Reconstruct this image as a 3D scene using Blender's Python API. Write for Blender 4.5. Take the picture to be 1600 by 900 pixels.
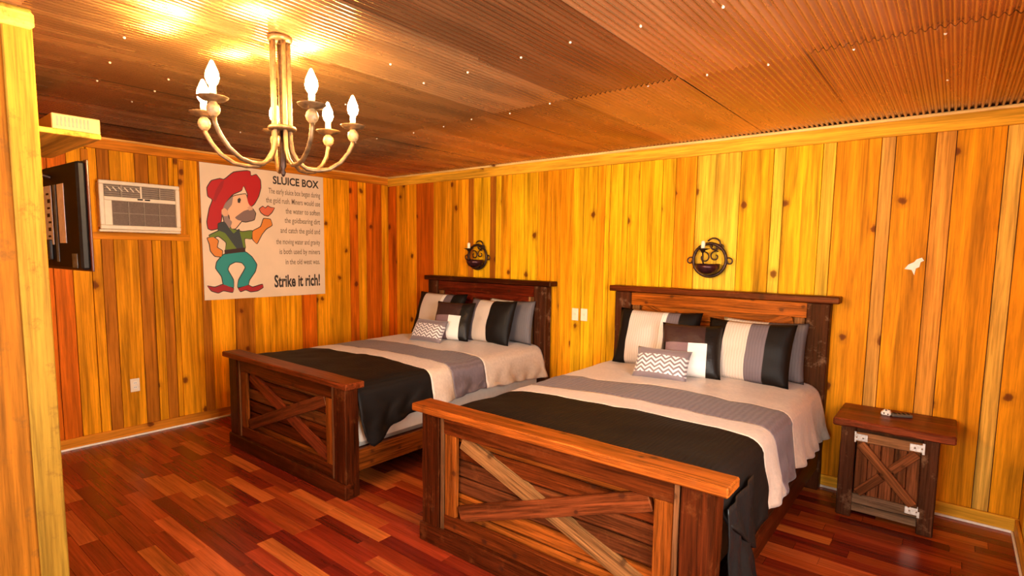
import bpy, bmesh, math, random
from mathutils import Vector, Matrix, noise
random.seed(7)
PI = math.pi
for o in list(bpy.data.objects): bpy.data.objects.remove(o)
S = bpy.context.scene
C = S.collection

# ------------------------------------------------------------------ camera
CAM = Vector((5.6787, -4.5349, 1.6965)); YAW, PITCH, ROLL, FPX, PPY = 0.67595, 0.09739, 0.01343, 859.27, 478.04
F_ = Vector((-math.sin(YAW)*math.cos(PITCH), math.cos(YAW)*math.cos(PITCH), -math.sin(PITCH)))
R0 = Vector((math.cos(YAW), math.sin(YAW), 0)); U0 = R0.cross(F_)
R_ = R0*math.cos(ROLL) + U0*math.sin(ROLL); U_ = -R0*math.sin(ROLL) + U0*math.cos(ROLL)
cd = bpy.data.cameras.new('camera'); cam = bpy.data.objects.new('camera', cd); C.objects.link(cam)
M = Matrix((R_, U_, -F_)).transposed().to_4x4(); M.translation = CAM; cam.matrix_world = M
cd.sensor_width = 36; cd.lens = FPX/1600*36; cd.shift_y = (PPY-450)/1600; cd.clip_start = 0.02
S.camera = cam
# ------------------------------------------------------------------ world, daylight, exposure
H = 2.611; XR = 6.10; YF = -6.9           # ceiling height, right wall, wall behind the camera
W = bpy.data.worlds.new('sky'); S.world = W; W.use_nodes = True
wn = W.node_tree.nodes; bg = wn['Background']
sky = wn.new('ShaderNodeTexSky'); sky.sky_type = 'NISHITA'; sky.sun_elevation = math.radians(35); sky.sun_rotation = math.radians(10); sky.sun_disc = False
W.node_tree.links.new(sky.outputs[0], bg.inputs[0]); bg.inputs[1].default_value = 0.25
def area(name, loc, rot, sx, sy, power, col):
    l = bpy.data.lights.new(name, 'AREA'); l.shape = 'RECTANGLE'; l.size = sx; l.size_y = sy; l.energy = power; l.color = col
    o = bpy.data.objects.new(name, l); C.objects.link(o); o.location = loc; o.rotation_euler = rot; return o
area('unseen_window_daylight', (4.5, YF-0.16, 1.62), (math.radians(90), 0, 0), 2.5, 1.6, 170, (1.0, 0.93, 0.84))  # lamp outside the unseen window added behind the camera
area('unseen_side_daylight', (6.1+.16, -3.35, 1.55), (math.radians(90), 0, math.radians(90)), 1.6, 1.25, 150, (1.0, 0.95, 0.88))  # lamp outside the unseen window in the right wall
vs = S.view_settings; vs.view_transform = 'Standard'; vs.look = 'None'; vs.gamma = 1; vs.use_curve_mapping = False
vs.exposure = 0.62
BULB = 620.0

# ------------------------------------------------------------------ materials
MATS = {}
def nodes(name):
    m = bpy.data.materials.new(name); m.use_nodes = True; nt = m.node_tree
    return m, nt, nt.nodes['Principled BSDF'], nt.links.new
def N(nt, t, **k):
    n = nt.nodes.new('ShaderNode'+t)
    for a, b in k.items():
        if a in n.inputs.keys() if isinstance(a, str) and hasattr(n.inputs, 'keys') else False: n.inputs[a].default_value = b
        else: setattr(n, a, b)
    return n
def ramp(nt, stops, interp='LINEAR'):
    r = nt.nodes.new('ShaderNodeValToRGB'); r.color_ramp.interpolation = interp; e = r.color_ramp.elements
    while len(e) < len(stops): e.new(0.5)
    for el, (p, c) in zip(e, stops):
        el.position = p; el.color = (c, c, c, 1) if isinstance(c, (int, float)) else (*c, 1)
    return r
def mixc(nt, L, a, b, fac, mode='MIX'):
    n = nt.nodes.new('ShaderNodeMix'); n.data_type = 'RGBA'; n.blend_type = mode
    for sock, v in ((n.inputs[6], a), (n.inputs[7], b), (n.inputs[0], fac)):
        if hasattr(v, 'is_output'): L(v, sock)
        elif isinstance(v, (int, float)): sock.default_value = v if sock.type == 'VALUE' else (v, v, v, 1)
        else: sock.default_value = (*v, 1)
    return n.outputs[2]
def wood(name, rough=.45, lo=.45, hi=1.25, knots=.0, knotcol=(.10, .025, .006), knot_cell=(3.2, 1.3), bump=.25, gscale=16, spec=.4, wear=None, fine=.25):
    """Object colour x grain.  Local axes: x = across, z = along the grain, y = thickness."""
    m, nt, P, L = nodes(name)
    tc = nt.nodes.new('ShaderNodeTexCoord'); oi = nt.nodes.new('ShaderNodeObjectInfo')
    off = nt.nodes.new('ShaderNodeVectorMath'); off.operation = 'MULTIPLY_ADD'
    comb = nt.nodes.new('ShaderNodeCombineXYZ')
    for i in range(3): L(oi.outputs['Random'], comb.inputs[i])
    L(comb.outputs[0], off.inputs[0]); off.inputs[1].default_value = (31.7, 17.3, 53.1); L(tc.outputs['Object'], off.inputs[2])
    mp = nt.nodes.new('ShaderNodeMapping'); mp.inputs['Scale'].default_value = (gscale, gscale, gscale*.045); L(off.outputs[0], mp.inputs[0])
    n1 = N(nt, 'TexNoise'); n1.inputs['Scale'].default_value = 1.0; n1.inputs['Detail'].default_value = 5; n1.inputs['Roughness'].default_value = .62; n1.inputs['Distortion'].default_value = .8
    L(mp.outputs[0], n1.inputs[0])
    r1 = ramp(nt, [(.28, lo), (.5, (lo+hi)/2*1.05), (.72, hi)]); L(n1.outputs[0], r1.inputs[0])
    col = mixc(nt, L, oi.outputs['Color'], r1.outputs[0], 1.0, 'MULTIPLY')
    # broad cathedral tone
    mp2 = nt.nodes.new('ShaderNodeMapping'); mp2.inputs['Scale'].default_value = (6, 6, .9); L(off.outputs[0], mp2.inputs[0])
    n2 = N(nt, 'TexNoise'); n2.inputs['Scale'].default_value = 1.0; n2.inputs['Detail'].default_value = 2; L(mp2.outputs[0], n2.inputs[0])
    r2 = ramp(nt, [(.3, (.72, .62, .5)), (.7, (1.12, 1.08, 1.05))]); L(n2.outputs[0], r2.inputs[0])
    col = mixc(nt, L, col, r2.outputs[0], .8, 'MULTIPLY')
    mp3 = nt.nodes.new('ShaderNodeMapping'); mp3.inputs['Scale'].default_value = (gscale*5, gscale*5, gscale*.16); L(off.outputs[0], mp3.inputs[0])
    n3 = N(nt, 'TexNoise'); n3.inputs['Scale'].default_value = 1.0; n3.inputs['Detail'].default_value = 4; n3.inputs['Roughness'].default_value = .7; L(mp3.outputs[0], n3.inputs[0])
    r3 = ramp(nt, [(.36, 1-fine), (.52, 1.0), (.68, 1+fine*.6)]); L(n3.outputs[0], r3.inputs[0])
    col = mixc(nt, L, col, r3.outputs[0], 1.0, 'MULTIPLY')
    if knots:
        sx = nt.nodes.new('ShaderNodeSeparateXYZ'); L(off.outputs[0], sx.inputs[0])
        c2 = nt.nodes.new('ShaderNodeCombineXYZ'); L(sx.outputs[0], c2.inputs[0]); L(sx.outputs[2], c2.inputs[1])
        v = N(nt, 'TexVoronoi'); v.voronoi_dimensions = '2D'; v.inputs['Scale'].default_value = knot_cell[0]
        mpk = nt.nodes.new('ShaderNodeMapping'); mpk.inputs['Scale'].default_value = (1, .78, 1); L(c2.outputs[0], mpk.inputs[0]); L(mpk.outputs[0], v.inputs['Vector'])
        nk = N(nt, 'TexNoise'); nk.inputs['Scale'].default_value = 26; nk.inputs['Detail'].default_value = 4; L(tc.outputs['Object'], nk.inputs[0])
        ma = nt.nodes.new('ShaderNodeMath'); ma.operation = 'MULTIPLY_ADD'; L(nk.outputs[0], ma.inputs[0]); ma.inputs[1].default_value = .11; L(v.outputs['Distance'], ma.inputs[2])
        sz = nt.nodes.new('ShaderNodeMath'); sz.operation = 'MULTIPLY_ADD'; L(v.outputs['Color'], sz.inputs[0]); sz.inputs[1].default_value = -.07; L(ma.outputs[0], sz.inputs[2])
        rk = ramp(nt, [(.03, 1), (.06, .9), (.085, .3), (.17, 0)]); L(sz.outputs[0], rk.inputs[0])
        fk = nt.nodes.new('ShaderNodeMath'); fk.operation = 'MULTIPLY'; L(rk.outputs[0], fk.inputs[0]); fk.inputs[1].default_value = knots
        sc_ = nt.nodes.new('ShaderNodeSeparateColor'); L(v.outputs['Color'], sc_.inputs[0])
        gt = nt.nodes.new('ShaderNodeMath'); gt.operation = 'GREATER_THAN'; L(sc_.outputs[1], gt.inputs[0]); gt.inputs[1].default_value = .6
        fk2 = nt.nodes.new('ShaderNodeMath'); fk2.operation = 'MULTIPLY'; L(fk.outputs[0], fk2.inputs[0]); L(gt.outputs[0], fk2.inputs[1]); fk = fk2
        col = mixc(nt, L, col, knotcol, fk.outputs[0])
    if wear:
        nw = N(nt, 'TexNoise'); nw.inputs['Scale'].default_value = 9; nw.inputs['Detail'].default_value = 8; nw.inputs['Roughness'].default_value = .75; L(off.outputs[0], nw.inputs[0])
        rw = ramp(nt, [(.55, 0), (.68, 1)]); L(nw.outputs[0], rw.inputs[0])
        fw = nt.nodes.new('ShaderNodeMath'); fw.operation = 'MULTIPLY'; L(rw.outputs[0], fw.inputs[0]); fw.inputs[1].default_value = wear[0]
        col = mixc(nt, L, col, wear[1], fw.outputs[0])
    L(col, P.inputs['Base Color'])
    P.inputs['Roughness'].default_value = rough; P.inputs['Specular IOR Level'].default_value = spec; P.inputs['Specular Tint'].default_value = (1, .5, .2, 1)
    b = nt.nodes.new('ShaderNodeBump'); b.inputs['Strength'].default_value = bump; b.inputs['Distance'].default_value = .004
    L(n1.outputs[0], b.inputs['Height']); L(b.outputs[0], P.inputs['Normal'])
    MATS[name] = m; return m
PINE = wood('pine_board', rough=.5, lo=.42, hi=1.3, fine=.3, knots=.92, knot_cell=(3.2, 1), knotcol=(.10, .016, .003), bump=.3, spec=.25)
STAIN = wood('stained_wood', rough=.4, spec=.22, fine=.55, lo=.2, hi=1.6, knots=.7, knot_cell=(6, 1), knotcol=(.02, .006, .003), bump=.5, gscale=22, wear=(.3, (.20, .055, .014)))
ROUGHW = wood('rough_stained_wood', rough=.6, lo=.3, hi=1.5, bump=.9, gscale=26, spec=.25, fine=.5, wear=(.6, (.22, .12, .065)))
LAMI = wood('laminate', rough=.27, lo=.62, hi=1.35, bump=.08, gscale=18, spec=.5)
POST = wood('raw_pine_post', rough=.6, lo=.55, hi=1.15, knots=.85, knot_cell=(3.2, 1), knotcol=(.12, .03, .006), bump=.4, fine=.35, wear=(.75, (.11, .045, .008)))

def plain(name, col, rough=.5, metal=0., spec=.5, noise_amt=0, nscale=30, bump=0, sheen=0, emit=None):
    m, nt, P, L = nodes(name)
    P.inputs['Roughness'].default_value = rough; P.inputs['Metallic'].default_value = metal; P.inputs['Specular IOR Level'].default_value = spec
    if sheen: P.inputs['Sheen Weight'].default_value = sheen
    tc = nt.nodes.new('ShaderNodeTexCoord'); n = N(nt, 'TexNoise'); n.inputs['Scale'].default_value = nscale; n.inputs['Detail'].default_value = 4; L(tc.outputs['Object'], n.inputs[0])
    r = ramp(nt, [(.3, tuple(c*(1-noise_amt) for c in col)), (.7, tuple(min(1, c*(1+noise_amt)) for c in col))]); L(n.outputs[0], r.inputs[0]); L(r.outputs[0], P.inputs['Base Color'])
    if bump:
        b = nt.nodes.new('ShaderNodeBump'); b.inputs['Strength'].default_value = bump; b.inputs['Distance'].default_value = .004; L(n.outputs[0], b.inputs['Height']); L(b.outputs[0], P.inputs['Normal'])
    if emit:
        P.inputs['Emission Color'].default_value = (*emit[0], 1); P.inputs['Emission Strength'].default_value = emit[1]
    MATS[name] = m; return m
IRON = plain('dark_iron', (.045, .022, .014), .45, .7, noise_amt=.5, nscale=60)
BRONZE = plain('bronze_metal', (.14, .075, .03), .42, .6, noise_amt=.5, nscale=40)
BALLM = plain('turned_cream_wood', (.26, .15, .06), .5, 0, noise_amt=.5, nscale=70)
BULBM = plain('bulb_glass', (1, .8, .5), .3, emit=((1.0, .62, .22), BULB))
CANDLE = plain('cream_candle', (.85, .72, .5), .5, noise_amt=.05)
WPLASTIC = plain('cream_plastic', (.78, .62, .42), .4, noise_amt=.04)
ACWHITE = plain('ivory_plastic', (.74, .60, .42), .42, noise_amt=.05)
ACDARK = plain('grey_filter_mesh', (.16, .10, .065), .7, noise_amt=.25, nscale=120)
ACGRILL = plain('grey_louvre', (.28, .20, .13), .5, noise_amt=.2)
BLACKP = plain('black_plastic', (.007, .006, .006), .5, spec=.2, noise_amt=.3)
LABELW = plain('white_sticker', (.86, .88, .9), .5, noise_amt=.1)
LABELG = plain('grey_sticker', (.16, .21, .24), .5, noise_amt=.4, nscale=20)
INK = plain('black_ink', (.028, .018, .012), .6)
CREAM = plain('poster_cream', (.72, .54, .37), .55, noise_amt=.05, nscale=4)
WHITE = plain('white_paint', (.78, .70, .58), .5, noise_amt=.06)
CHROME = plain('worn_silver', (.52, .48, .42), .35, .85, noise_amt=.25, nscale=60)
MATTW = plain('white_mattress', (.62, .55, .46), .8, noise_amt=.04)
GALV = plain('screw_steel', (.85, .8, .7), .25, .6)
DARKBACK = plain('dark_backing', (.05, .03, .02), .9, noise_amt=.2)
def ceiling_mat():
    m, nt, P, L = nodes('corrugated_metal')
    tc = nt.nodes.new('ShaderNodeTexCoord'); oi = nt.nodes.new('ShaderNodeObjectInfo')
    mp = nt.nodes.new('ShaderNodeMapping'); mp.inputs['Scale'].default_value = (5, .9, 5); L(tc.outputs['Object'], mp.inputs[0])
    n = N(nt, 'TexNoise'); n.inputs['Scale'].default_value = 1; n.inputs['Detail'].default_value = 5; L(mp.outputs[0], n.inputs[0])
    r = ramp(nt, [(.3, .75), (.7, 1.15)]); L(n.outputs[0], r.inputs[0])
    L(mixc(nt, L, oi.outputs['Color'], r.outputs[0], 1, 'MULTIPLY'), P.inputs['Base Color'])
    P.inputs['Metallic'].default_value = .88
    rr = ramp(nt, [(.3, .16), (.7, .34)]); L(n.outputs[0], rr.inputs[0]); L(rr.outputs[0], P.inputs['Roughness'])
    return m
CORR = ceiling_mat()
def fabric(name, col, rough=.7, sheen=.3, bump=.3, lines=None, spec=.3, amt=.1):
    m, nt, P, L = nodes(name)
    tc = nt.nodes.new('ShaderNodeTexCoord')
    n = N(nt, 'TexNoise'); n.inputs['Scale'].default_value = 45; n.inputs['Detail'].default_value = 6; L(tc.outputs['Object'], n.inputs[0])
    n2 = N(nt, 'TexNoise'); n2.inputs['Scale'].default_value = 7; n2.inputs['Detail'].default_value = 3; L(tc.outputs['Object'], n2.inputs[0])
    r = ramp(nt, [(.3, tuple(c*(1-amt) for c in col)), (.7, tuple(min(1, c*(1+amt)) for c in col))]); L(n.outputs[0], r.inputs[0])
    colo = r.outputs[0]; hgt = mixc(nt, L, n.outputs[0], n2.outputs[0], .6)
    if lines:      # stitched pleats: lines = (axis scale vector, strength, line colour)
        mp = nt.nodes.new('ShaderNodeMapping'); mp.inputs['Scale'].default_value = lines[0]; L(tc.outputs['Object'], mp.inputs[0])
        w = N(nt, 'TexWave'); w.inputs['Scale'].default_value = 1; w.inputs['Distortion'].default_value = 2.5; w.inputs['Detail'].default_value = 2; w.inputs['Detail Scale'].default_value = 1.5; L(mp.outputs[0], w.inputs[0])
        hgt = mixc(nt, L, hgt, w.outputs[0], .6)
        colo = mixc(nt, L, colo, lines[2], mixc(nt, L, (0, 0, 0), w.outputs[0], lines[1]))
    L(colo, P.inputs['Base Color']); P.inputs['Roughness'].default_value = rough; P.inputs['Sheen Weight'].default_value = sheen; P.inputs['Specular IOR Level'].default_value = spec
    b = nt.nodes.new('ShaderNodeBump'); b.inputs['Strength'].default_value = bump; b.inputs['Distance'].default_value = .006; L(hgt, b.inputs['Height']); L(b.outputs[0], P.inputs['Normal'])
    MATS[name] = m; return m
F_BEIGE = fabric('beige_satin', (.47, .36, .28), .42, .2, .8, spec=.45)
F_PURP = fabric('mauve_grey_pleated', (.105, .075, .082), .55, .1, .5, lines=((9, 22, 9), .35, (.20, .155, .17)), spec=.25)
F_BLACK = fabric('black_quilted', (.007, .005, .004), .6, 0, .4, lines=((14, 5, 14), .3, (.012, .008, .006)), spec=.12)
F_LINING = fabric('black_satin_lining', (.006, .0065, .0065), .4, 0, .5, spec=.22)
F_WHITE = fabric('white_satin', (.72, .68, .62), .5, .3, .3)
F_GREY = fabric('plain_grey', (.10, .085, .08), .7, .2, .2)
COLB, COLBE, COLP, COLW = (.006, .004, .003), (.54, .44, .36), (.13, .10, .11), (.68, .64, .58)
def striped(name, stops):
    """vertical stripes across local x; stops = [(x metres from -w/2 .. w/2 normalised 0-1, colour)]"""
    m, nt, P, L = nodes(name)
    tc = nt.nodes.new('ShaderNodeTexCoord'); sp = nt.nodes.new('ShaderNodeSeparateXYZ'); L(tc.outputs['Generated'], sp.inputs[0])
    r = ramp(nt, stops, 'CONSTANT'); L(sp.outputs[0], r.inputs[0])
    n = N(nt, 'TexNoise'); n.inputs['Scale'].default_value = 14; n.inputs['Detail'].default_value = 5; L(tc.outputs['Object'], n.inputs[0])
    w = N(nt, 'TexWave'); w.inputs['Scale'].default_value = 16; w.inputs['Distortion'].default_value = 3; L(tc.outputs['Object'], w.inputs[0])
    rr = ramp(nt, [(0, .82), (1, 1.05)]); L(w.outputs[0], rr.inputs[0])
    L(mixc(nt, L, r.outputs[0], rr.outputs[0], .7, 'MULTIPLY'), P.inputs['Base Color'])
    P.inputs['Roughness'].default_value = .55; P.inputs['Specular IOR Level'].default_value = .15
    b = nt.nodes.new('ShaderNodeBump'); b.inputs['Strength'].default_value = .35; b.inputs['Distance'].default_value = .008; L(n.outputs[0], b.inputs['Height']); L(b.outputs[0], P.inputs['Normal'])
    return m
def chevron(name):
    m, nt, P, L = nodes(name)
    tc = nt.nodes.new('ShaderNodeTexCoord'); sp = nt.nodes.new('ShaderNodeSeparateXYZ'); L(tc.outputs['Generated'], sp.inputs[0])
    def ma(op, a, b=None):
        n = nt.nodes.new('ShaderNodeMath'); n.operation = op
        for i, v in enumerate((a, b)):
            if v is None: continue
            if hasattr(v, 'is_output'): L(v, n.inputs[i])
            else: n.inputs[i].default_value = v
        return n.outputs[0]
    zig = ma('MULTIPLY', ma('PINGPONG', sp.outputs[0], .085), 1.35)
    v = ma('ADD', sp.outputs[2], zig)
    st = ma('GREATER_THAN', ma('FRACT', ma('MULTIPLY', v, 7.5)), .52)
    inb = ma('MULTIPLY', ma('GREATER_THAN', sp.outputs[2], .16), ma('LESS_THAN', sp.outputs[2], .72))
    f = ma('MULTIPLY', st, inb)
    L(mixc(nt, L, (.16, .115, .12), (.66, .60, .57), f), P.inputs['Base Color']); P.inputs['Roughness'].default_value = .6; P.inputs['Sheen Weight'].default_value = .3
    return m
def patchwork(name):
    """square cushion: dark satin top left, mauve below, white strip, black fur right"""
    m, nt, P, L = nodes(name)
    tc = nt.nodes.new('ShaderNodeTexCoord'); sp = nt.nodes.new('ShaderNodeSeparateXYZ'); L(tc.outputs['Generated'], sp.inputs[0])
    rx = ramp(nt, [(0, (.035, .014, .011)), (.58, (.035, .014, .011)), (.72, COLB)], 'CONSTANT'); L(sp.outputs[0], rx.inputs[0])
    rx2 = ramp(nt, [(0, COLB), (.09, (.17, .10, .105)), (.46, COLW), (.76, COLB)], 'CONSTANT'); L(sp.outputs[0], rx2.inputs[0])
    g = nt.nodes.new('ShaderNodeMath'); g.operation = 'GREATER_THAN'; L(sp.outputs[2], g.inputs[0]); g.inputs[1].default_value = .60
    L(mixc(nt, L, rx2.outputs[0], rx.outputs[0], g.outputs[0]), P.inputs['Base Color'])
    P.inputs['Roughness'].default_value = .45; P.inputs['Specular IOR Level'].default_value = .25
    n = N(nt, 'TexNoise'); n.inputs['Scale'].default_value = 25; n.inputs['Detail'].default_value = 5; L(tc.outputs['Object'], n.inputs[0])
    b = nt.nodes.new('ShaderNodeBump'); b.inputs['Strength'].default_value = .5; b.inputs['Distance'].default_value = .008; L(n.outputs[0], b.inputs['Height']); L(b.outputs[0], P.inputs['Normal'])
    return m

# ------------------------------------------------------------------ geometry helpers
def link(o, parent=None, world=None):
    C.objects.link(o)
    if parent is not None:
        o.parent = parent; pm = PM.get(parent.name, Matrix())
        o.matrix_basis = pm.inverted() @ (world or Matrix())
    elif world is not None: o.matrix_basis = world
    PM[o.name] = world.copy() if world is not None else Matrix()
    return o
PM = {}
def tag(o, label=None, cat=None, group=None, kind=None):
    if label: o['label'] = label
    if cat: o['category'] = cat
    if group: o['group'] = group
    if kind: o['kind'] = kind
    return o
def empty(name, loc=(0, 0, 0), rz=0):
    o = bpy.data.objects.new(name, None); o.empty_display_size = .1
    return link(o, None, Matrix.Translation(loc) @ Matrix.Rotation(rz, 4, 'Z'))
def mesh_obj(name, me, mat, parent=None, world=None, color=None, smooth=False):
    o = bpy.data.objects.new(name, me)
    if mat is not None and not me.materials: me.materials.append(mat)
    if smooth:
        for p in me.polygons: p.use_smooth = True
    if color: o.color = (*color, 1)
    return link(o, parent, world)
def bm_mesh(bm, name='m'):
    me = bpy.data.meshes.new(name); bm.normal_update(); bm.to_mesh(me); bm.free(); return me
def box_bm(sx, sy, sz, bev=0, c=(0, 0, 0), bm=None):
    b = bm or bmesh.new(); r = bmesh.ops.create_cube(b, size=1)
    bmesh.ops.scale(b, vec=(sx, sy, sz), verts=r['verts']); bmesh.ops.translate(b, vec=c, verts=r['verts'])
    if bev: bmesh.ops.bevel(b, geom=list({e for v in r['verts'] for e in v.link_edges}), offset=bev, segments=1, affect='EDGES')
    return b
def box(name, lo, hi, mat, parent=None, color=None, bev=0):
    lo, hi = Vector(lo), Vector(hi); s = hi-lo
    return mesh_obj(name, bm_mesh(box_bm(abs(s.x), abs(s.y), abs(s.z), bev)), mat, parent, Matrix.Translation((lo+hi)/2), color)
def plank(name, p0, p1, width, thick, normal, mat, parent=None, color=None, bev=.003, wob=0):
    """board along p0->p1 (centre line); local z = length, x = width, y = thickness"""
    p0, p1, n = Vector(p0), Vector(p1), Vector(normal).normalized()
    z = (p1-p0); ln = z.length; z.normalize(); y = -n; x = y.cross(z).normalized(); y = z.cross(x)
    b = box_bm(width, thick, ln, bev)
    if wob:
        sub = bmesh.ops.subdivide_edges(b, edges=[e for e in b.edges if abs((e.verts[0].co-e.verts[1].co).z) > ln*.5], cuts=9)
        sd = random.random()*100
        for v in b.verts:
            v.co.x += wob*(noise.noise((v.co.z*6+sd, 1 if v.co.x > 0 else 9, 0)))
            v.co.y += wob*.6*(noise.noise((v.co.z*7+sd, 3 if v.co.y > 0 else 12, 5)))
    m = Matrix((x, y, z)).transposed().to_4x4(); m.translation = (p0+p1)/2
    return mesh_obj(name, bm_mesh(b), mat, parent, m, color)
def tube_bm(pts, r, seg=8, bm=None, closed=False):
    b = bm or bmesh.new(); pts = [Vector(p) for p in pts]; n = len(pts); rings = []; ref = None
    for i, p in enumerate(pts):
        if closed: t = pts[(i+1) % n]-pts[i-1]
        else: t = pts[min(i+1, n-1)]-pts[max(i-1, 0)]
        t.normalize()
        if ref is None: ref = Vector((0, 0, 1)) if abs(t.z) < .9 else Vector((1, 0, 0))
        u = t.cross(ref).normalized(); w = t.cross(u).normalized(); ref = -w if False else u.cross(t)
        rr = r[i] if isinstance(r, (list, tuple)) else r
        rings.append([b.verts.new(p+(u*math.cos(a)+w*math.sin(a))*rr) for a in [2*PI*k/seg for k in range(seg)]])
    for i in range(n if closed else n-1):
        A, B = rings[i], rings[(i+1) % n]
        for k in range(seg): b.faces.new((A[k], A[(k+1) % seg], B[(k+1) % seg], B[k]))
    if not closed:
        b.faces.new(rings[0][::-1]); b.faces.new(rings[-1])
    bmesh.ops.recalc_face_normals(b, faces=b.faces)
    return b
def tube(name, pts, r, mat, parent, seg=8, closed=False, base=None, smooth=True):
    base = Vector(base if base is not None else pts[0])
    return mesh_obj(name, bm_mesh(tube_bm([Vector(p)-base for p in pts], r, seg, closed=closed)), mat, parent, Matrix.Translation(base), smooth=smooth)
def lathe(name, prof, loc, mat, parent=None, seg=16, smooth=True, rot=None, color=None):
    b = bmesh.new(); rings = []
    for r, z in prof: rings.append([b.verts.new((r*math.cos(2*PI*k/seg), r*math.sin(2*PI*k/seg), z)) for k in range(seg)])
    for A, B in zip(rings, rings[1:]):
        for k in range(seg): b.faces.new((A[k], A[(k+1) % seg], B[(k+1) % seg], B[k]))
    b.faces.new(rings[0][::-1]); b.faces.new(rings[-1])
    bmesh.ops.remove_doubles(b, verts=b.verts, dist=1e-5); bmesh.ops.recalc_face_normals(b, faces=b.faces)
    w = Matrix.Translation(loc)
    if rot is not None: w = w @ rot
    return mesh_obj(name, bm_mesh(b), mat, parent, w, smooth=smooth, color=color)
def jit(c, a=.15, rng=random):
    f = 1+rng.uniform(-a, a); return tuple(max(0, v*f) for v in c)

# ------------------------------------------------------------------ floor
fl = box('floor', (-.1, YF-.1, -.12), (XR+.1, .1, -.012), DARKBACK); tag(fl, kind='structure')
RW, RL = .0935, .56
beds = [(.823, .823+1.8), (3.271, 3.271+1.8)]
def seg_hits(p, lo, hi):
    t0, t1 = 0., .999
    for i in range(3):
        a, d = CAM[i], p[i]-CAM[i]
        if abs(d) < 1e-9:
            if a < lo[i] or a > hi[i]: return False
            continue
        u, v = (lo[i]-a)/d, (hi[i]-a)/d
        if u > v: u, v = v, u
        t0, t1 = max(t0, u), min(t1, v)
        if t0 > t1: return False
    return True
occl = [((a+.05, -2.42, .02), (b-.05, -.02, .72)) for a, b in beds] + [((0, YF, 0), (2.79, -3.97, H)), ((5.2, -.42, .05), (5.68, -.02, .62))]
def proj(p):
    d = Vector(p)-CAM; z = d.dot(F_)
    if z < .05: return None
    return 800+FPX*d.dot(R_)/z, PPY-FPX*d.dot(U_)/z
strips = []
row = 0; y = 0.0
while y > YF:
    x = -random.random()*RL
    while x < XR:
        ln_ = RL*random.choice((.8, 1, 1, 1.2)); a, b = max(x, 0), min(x+ln_, XR); x += ln_
        if XR-b < .06: b = XR; x = XR
        if b-a < .02: continue
        c = ((a+b)/2, y-RW/2, 0); s = 0; vis = 0
        for q in (c, (a*.9+b*.1, y-RW/2, 0), (a*.1+b*.9, y-RW/2, 0)):
            pp = proj(q)
            if pp and -10 < pp[0] < 1610 and -10 < pp[1] < 920 and not any(seg_hits(q, *o) for o in occl): vis += 1
        if vis:
            pa = [proj(q) for q in ((a, y, 0), (b, y, 0), (b, y-RW, 0), (a, y-RW, 0))]
            if all(pa): s = vis*abs(sum(pa[i][0]*pa[(i+1) % 4][1]-pa[(i+1) % 4][0]*pa[i][1] for i in range(4)))/2
        strips.append((s, a, b, y))
    y -= RW
strips.sort(key=lambda t: -t[0])
FCOL = [tuple(v*.9 for v in c) for c in [(.24, .026, .007), (.30, .042, .009), (.17, .016, .005), (.38, .075, .016), (.44, .105, .018), (.14, .012, .005), (.27, .03, .008), (.33, .055, .01), (.2, .02, .006)]]
plank_cache = {}
rest = bmesh.new()
for i, (s, a, b, y) in enumerate(strips):
    ln = b-a
    if i < 300 and s > 0:
        key = round(ln, 3)
        if key not in plank_cache: 
            bm = box_bm(RW-.0012, .012, ln-.0016, .0008); plank_cache[key] = bm_mesh(bm, 'strip'); plank_cache[key].materials.append(LAMI)
        o = bpy.data.objects.new('floor_plank', plank_cache[key]); o.color = (*jit(random.choice(FCOL), .2), 1)
        w = Matrix(((0, 0, 1), (1, 0, 0), (0, 1, 0))).to_4x4(); w.translation = ((a+b)/2, y-RW/2, -.006)
        link(o, fl, w)
    else:
        box_bm(RW-.0012, ln-.0016, .012, 0, (-(y-RW/2), (a+b)/2, -.006), rest)
# remaining strips: one part (local x across, local z thickness is fine for the grain look)
for v in rest.verts: v.co = (v.co.x, v.co.z, v.co.y)      # across, thickness, along
w = Matrix(((0, 0, 1), (-1, 0, 0), (0, 1, 0))).to_4x4()
ro = mesh_obj('floor_strips', bm_mesh(rest), LAMI, fl, w, (.18, .025, .006)); ro['kind'] = 'stuff'

# ------------------------------------------------------------------ walls with their boards
Yl, Or, Rd, Br, Pa, Dk = (.82, .42, .008), (.78, .30, .006), (.60, .12, .004), (.42, .13, .008), (.84, .52, .04), (.32, .06, .005)
wb = box('wall_back', (-.12, .022, 0), (XR+.12, .14, H+.1), DARKBACK); tag(wb, kind='structure')
bs = [0, .168, .536, .839, 1.117, 1.40, 1.483, 1.724, 1.802, 1.878, 2.017, 2.19, 2.362, 2.522, 2.633, 2.782, 2.898, 3.044, 3.128, 3.18, 3.36, 3.466, 3.68, 3.796, 3.975, 4.32, 4.557, 4.637, 4.886, 4.969, 5.235, 5.314, 5.528, 5.631, 5.871, 5.953, XR]
bc = [Rd, Or, Rd, Or, Or, Br, Yl, Br, Yl, Or, Yl, Yl, Or, Or, Or, Yl, Yl, Or, Yl, Yl, Yl, Yl, Yl, Or, Pa, Yl, Pa, Yl, Pa, Or, (.66, .33, .06), Or, (.7, .3, .04), Or, (.8, .45, .07), Or]
for i, (a, b) in enumerate(zip(bs, bs[1:])):
    t = random.uniform(0, .007); g = .004
    c = jit(bc[i % len(bc)], .06)
    plank('board', ((a+b)/2, .011-t/2, .02), ((a+b)/2, .011-t/2, H-.01), b-a-g, .022+t, (0, -1, 0), PINE, wb, c, bev=.002)
wl = box('wall_left', (-.14, YF-.1, 0), (-.022, .1, H+.1), DARKBACK); tag(wl, kind='structure')
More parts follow.
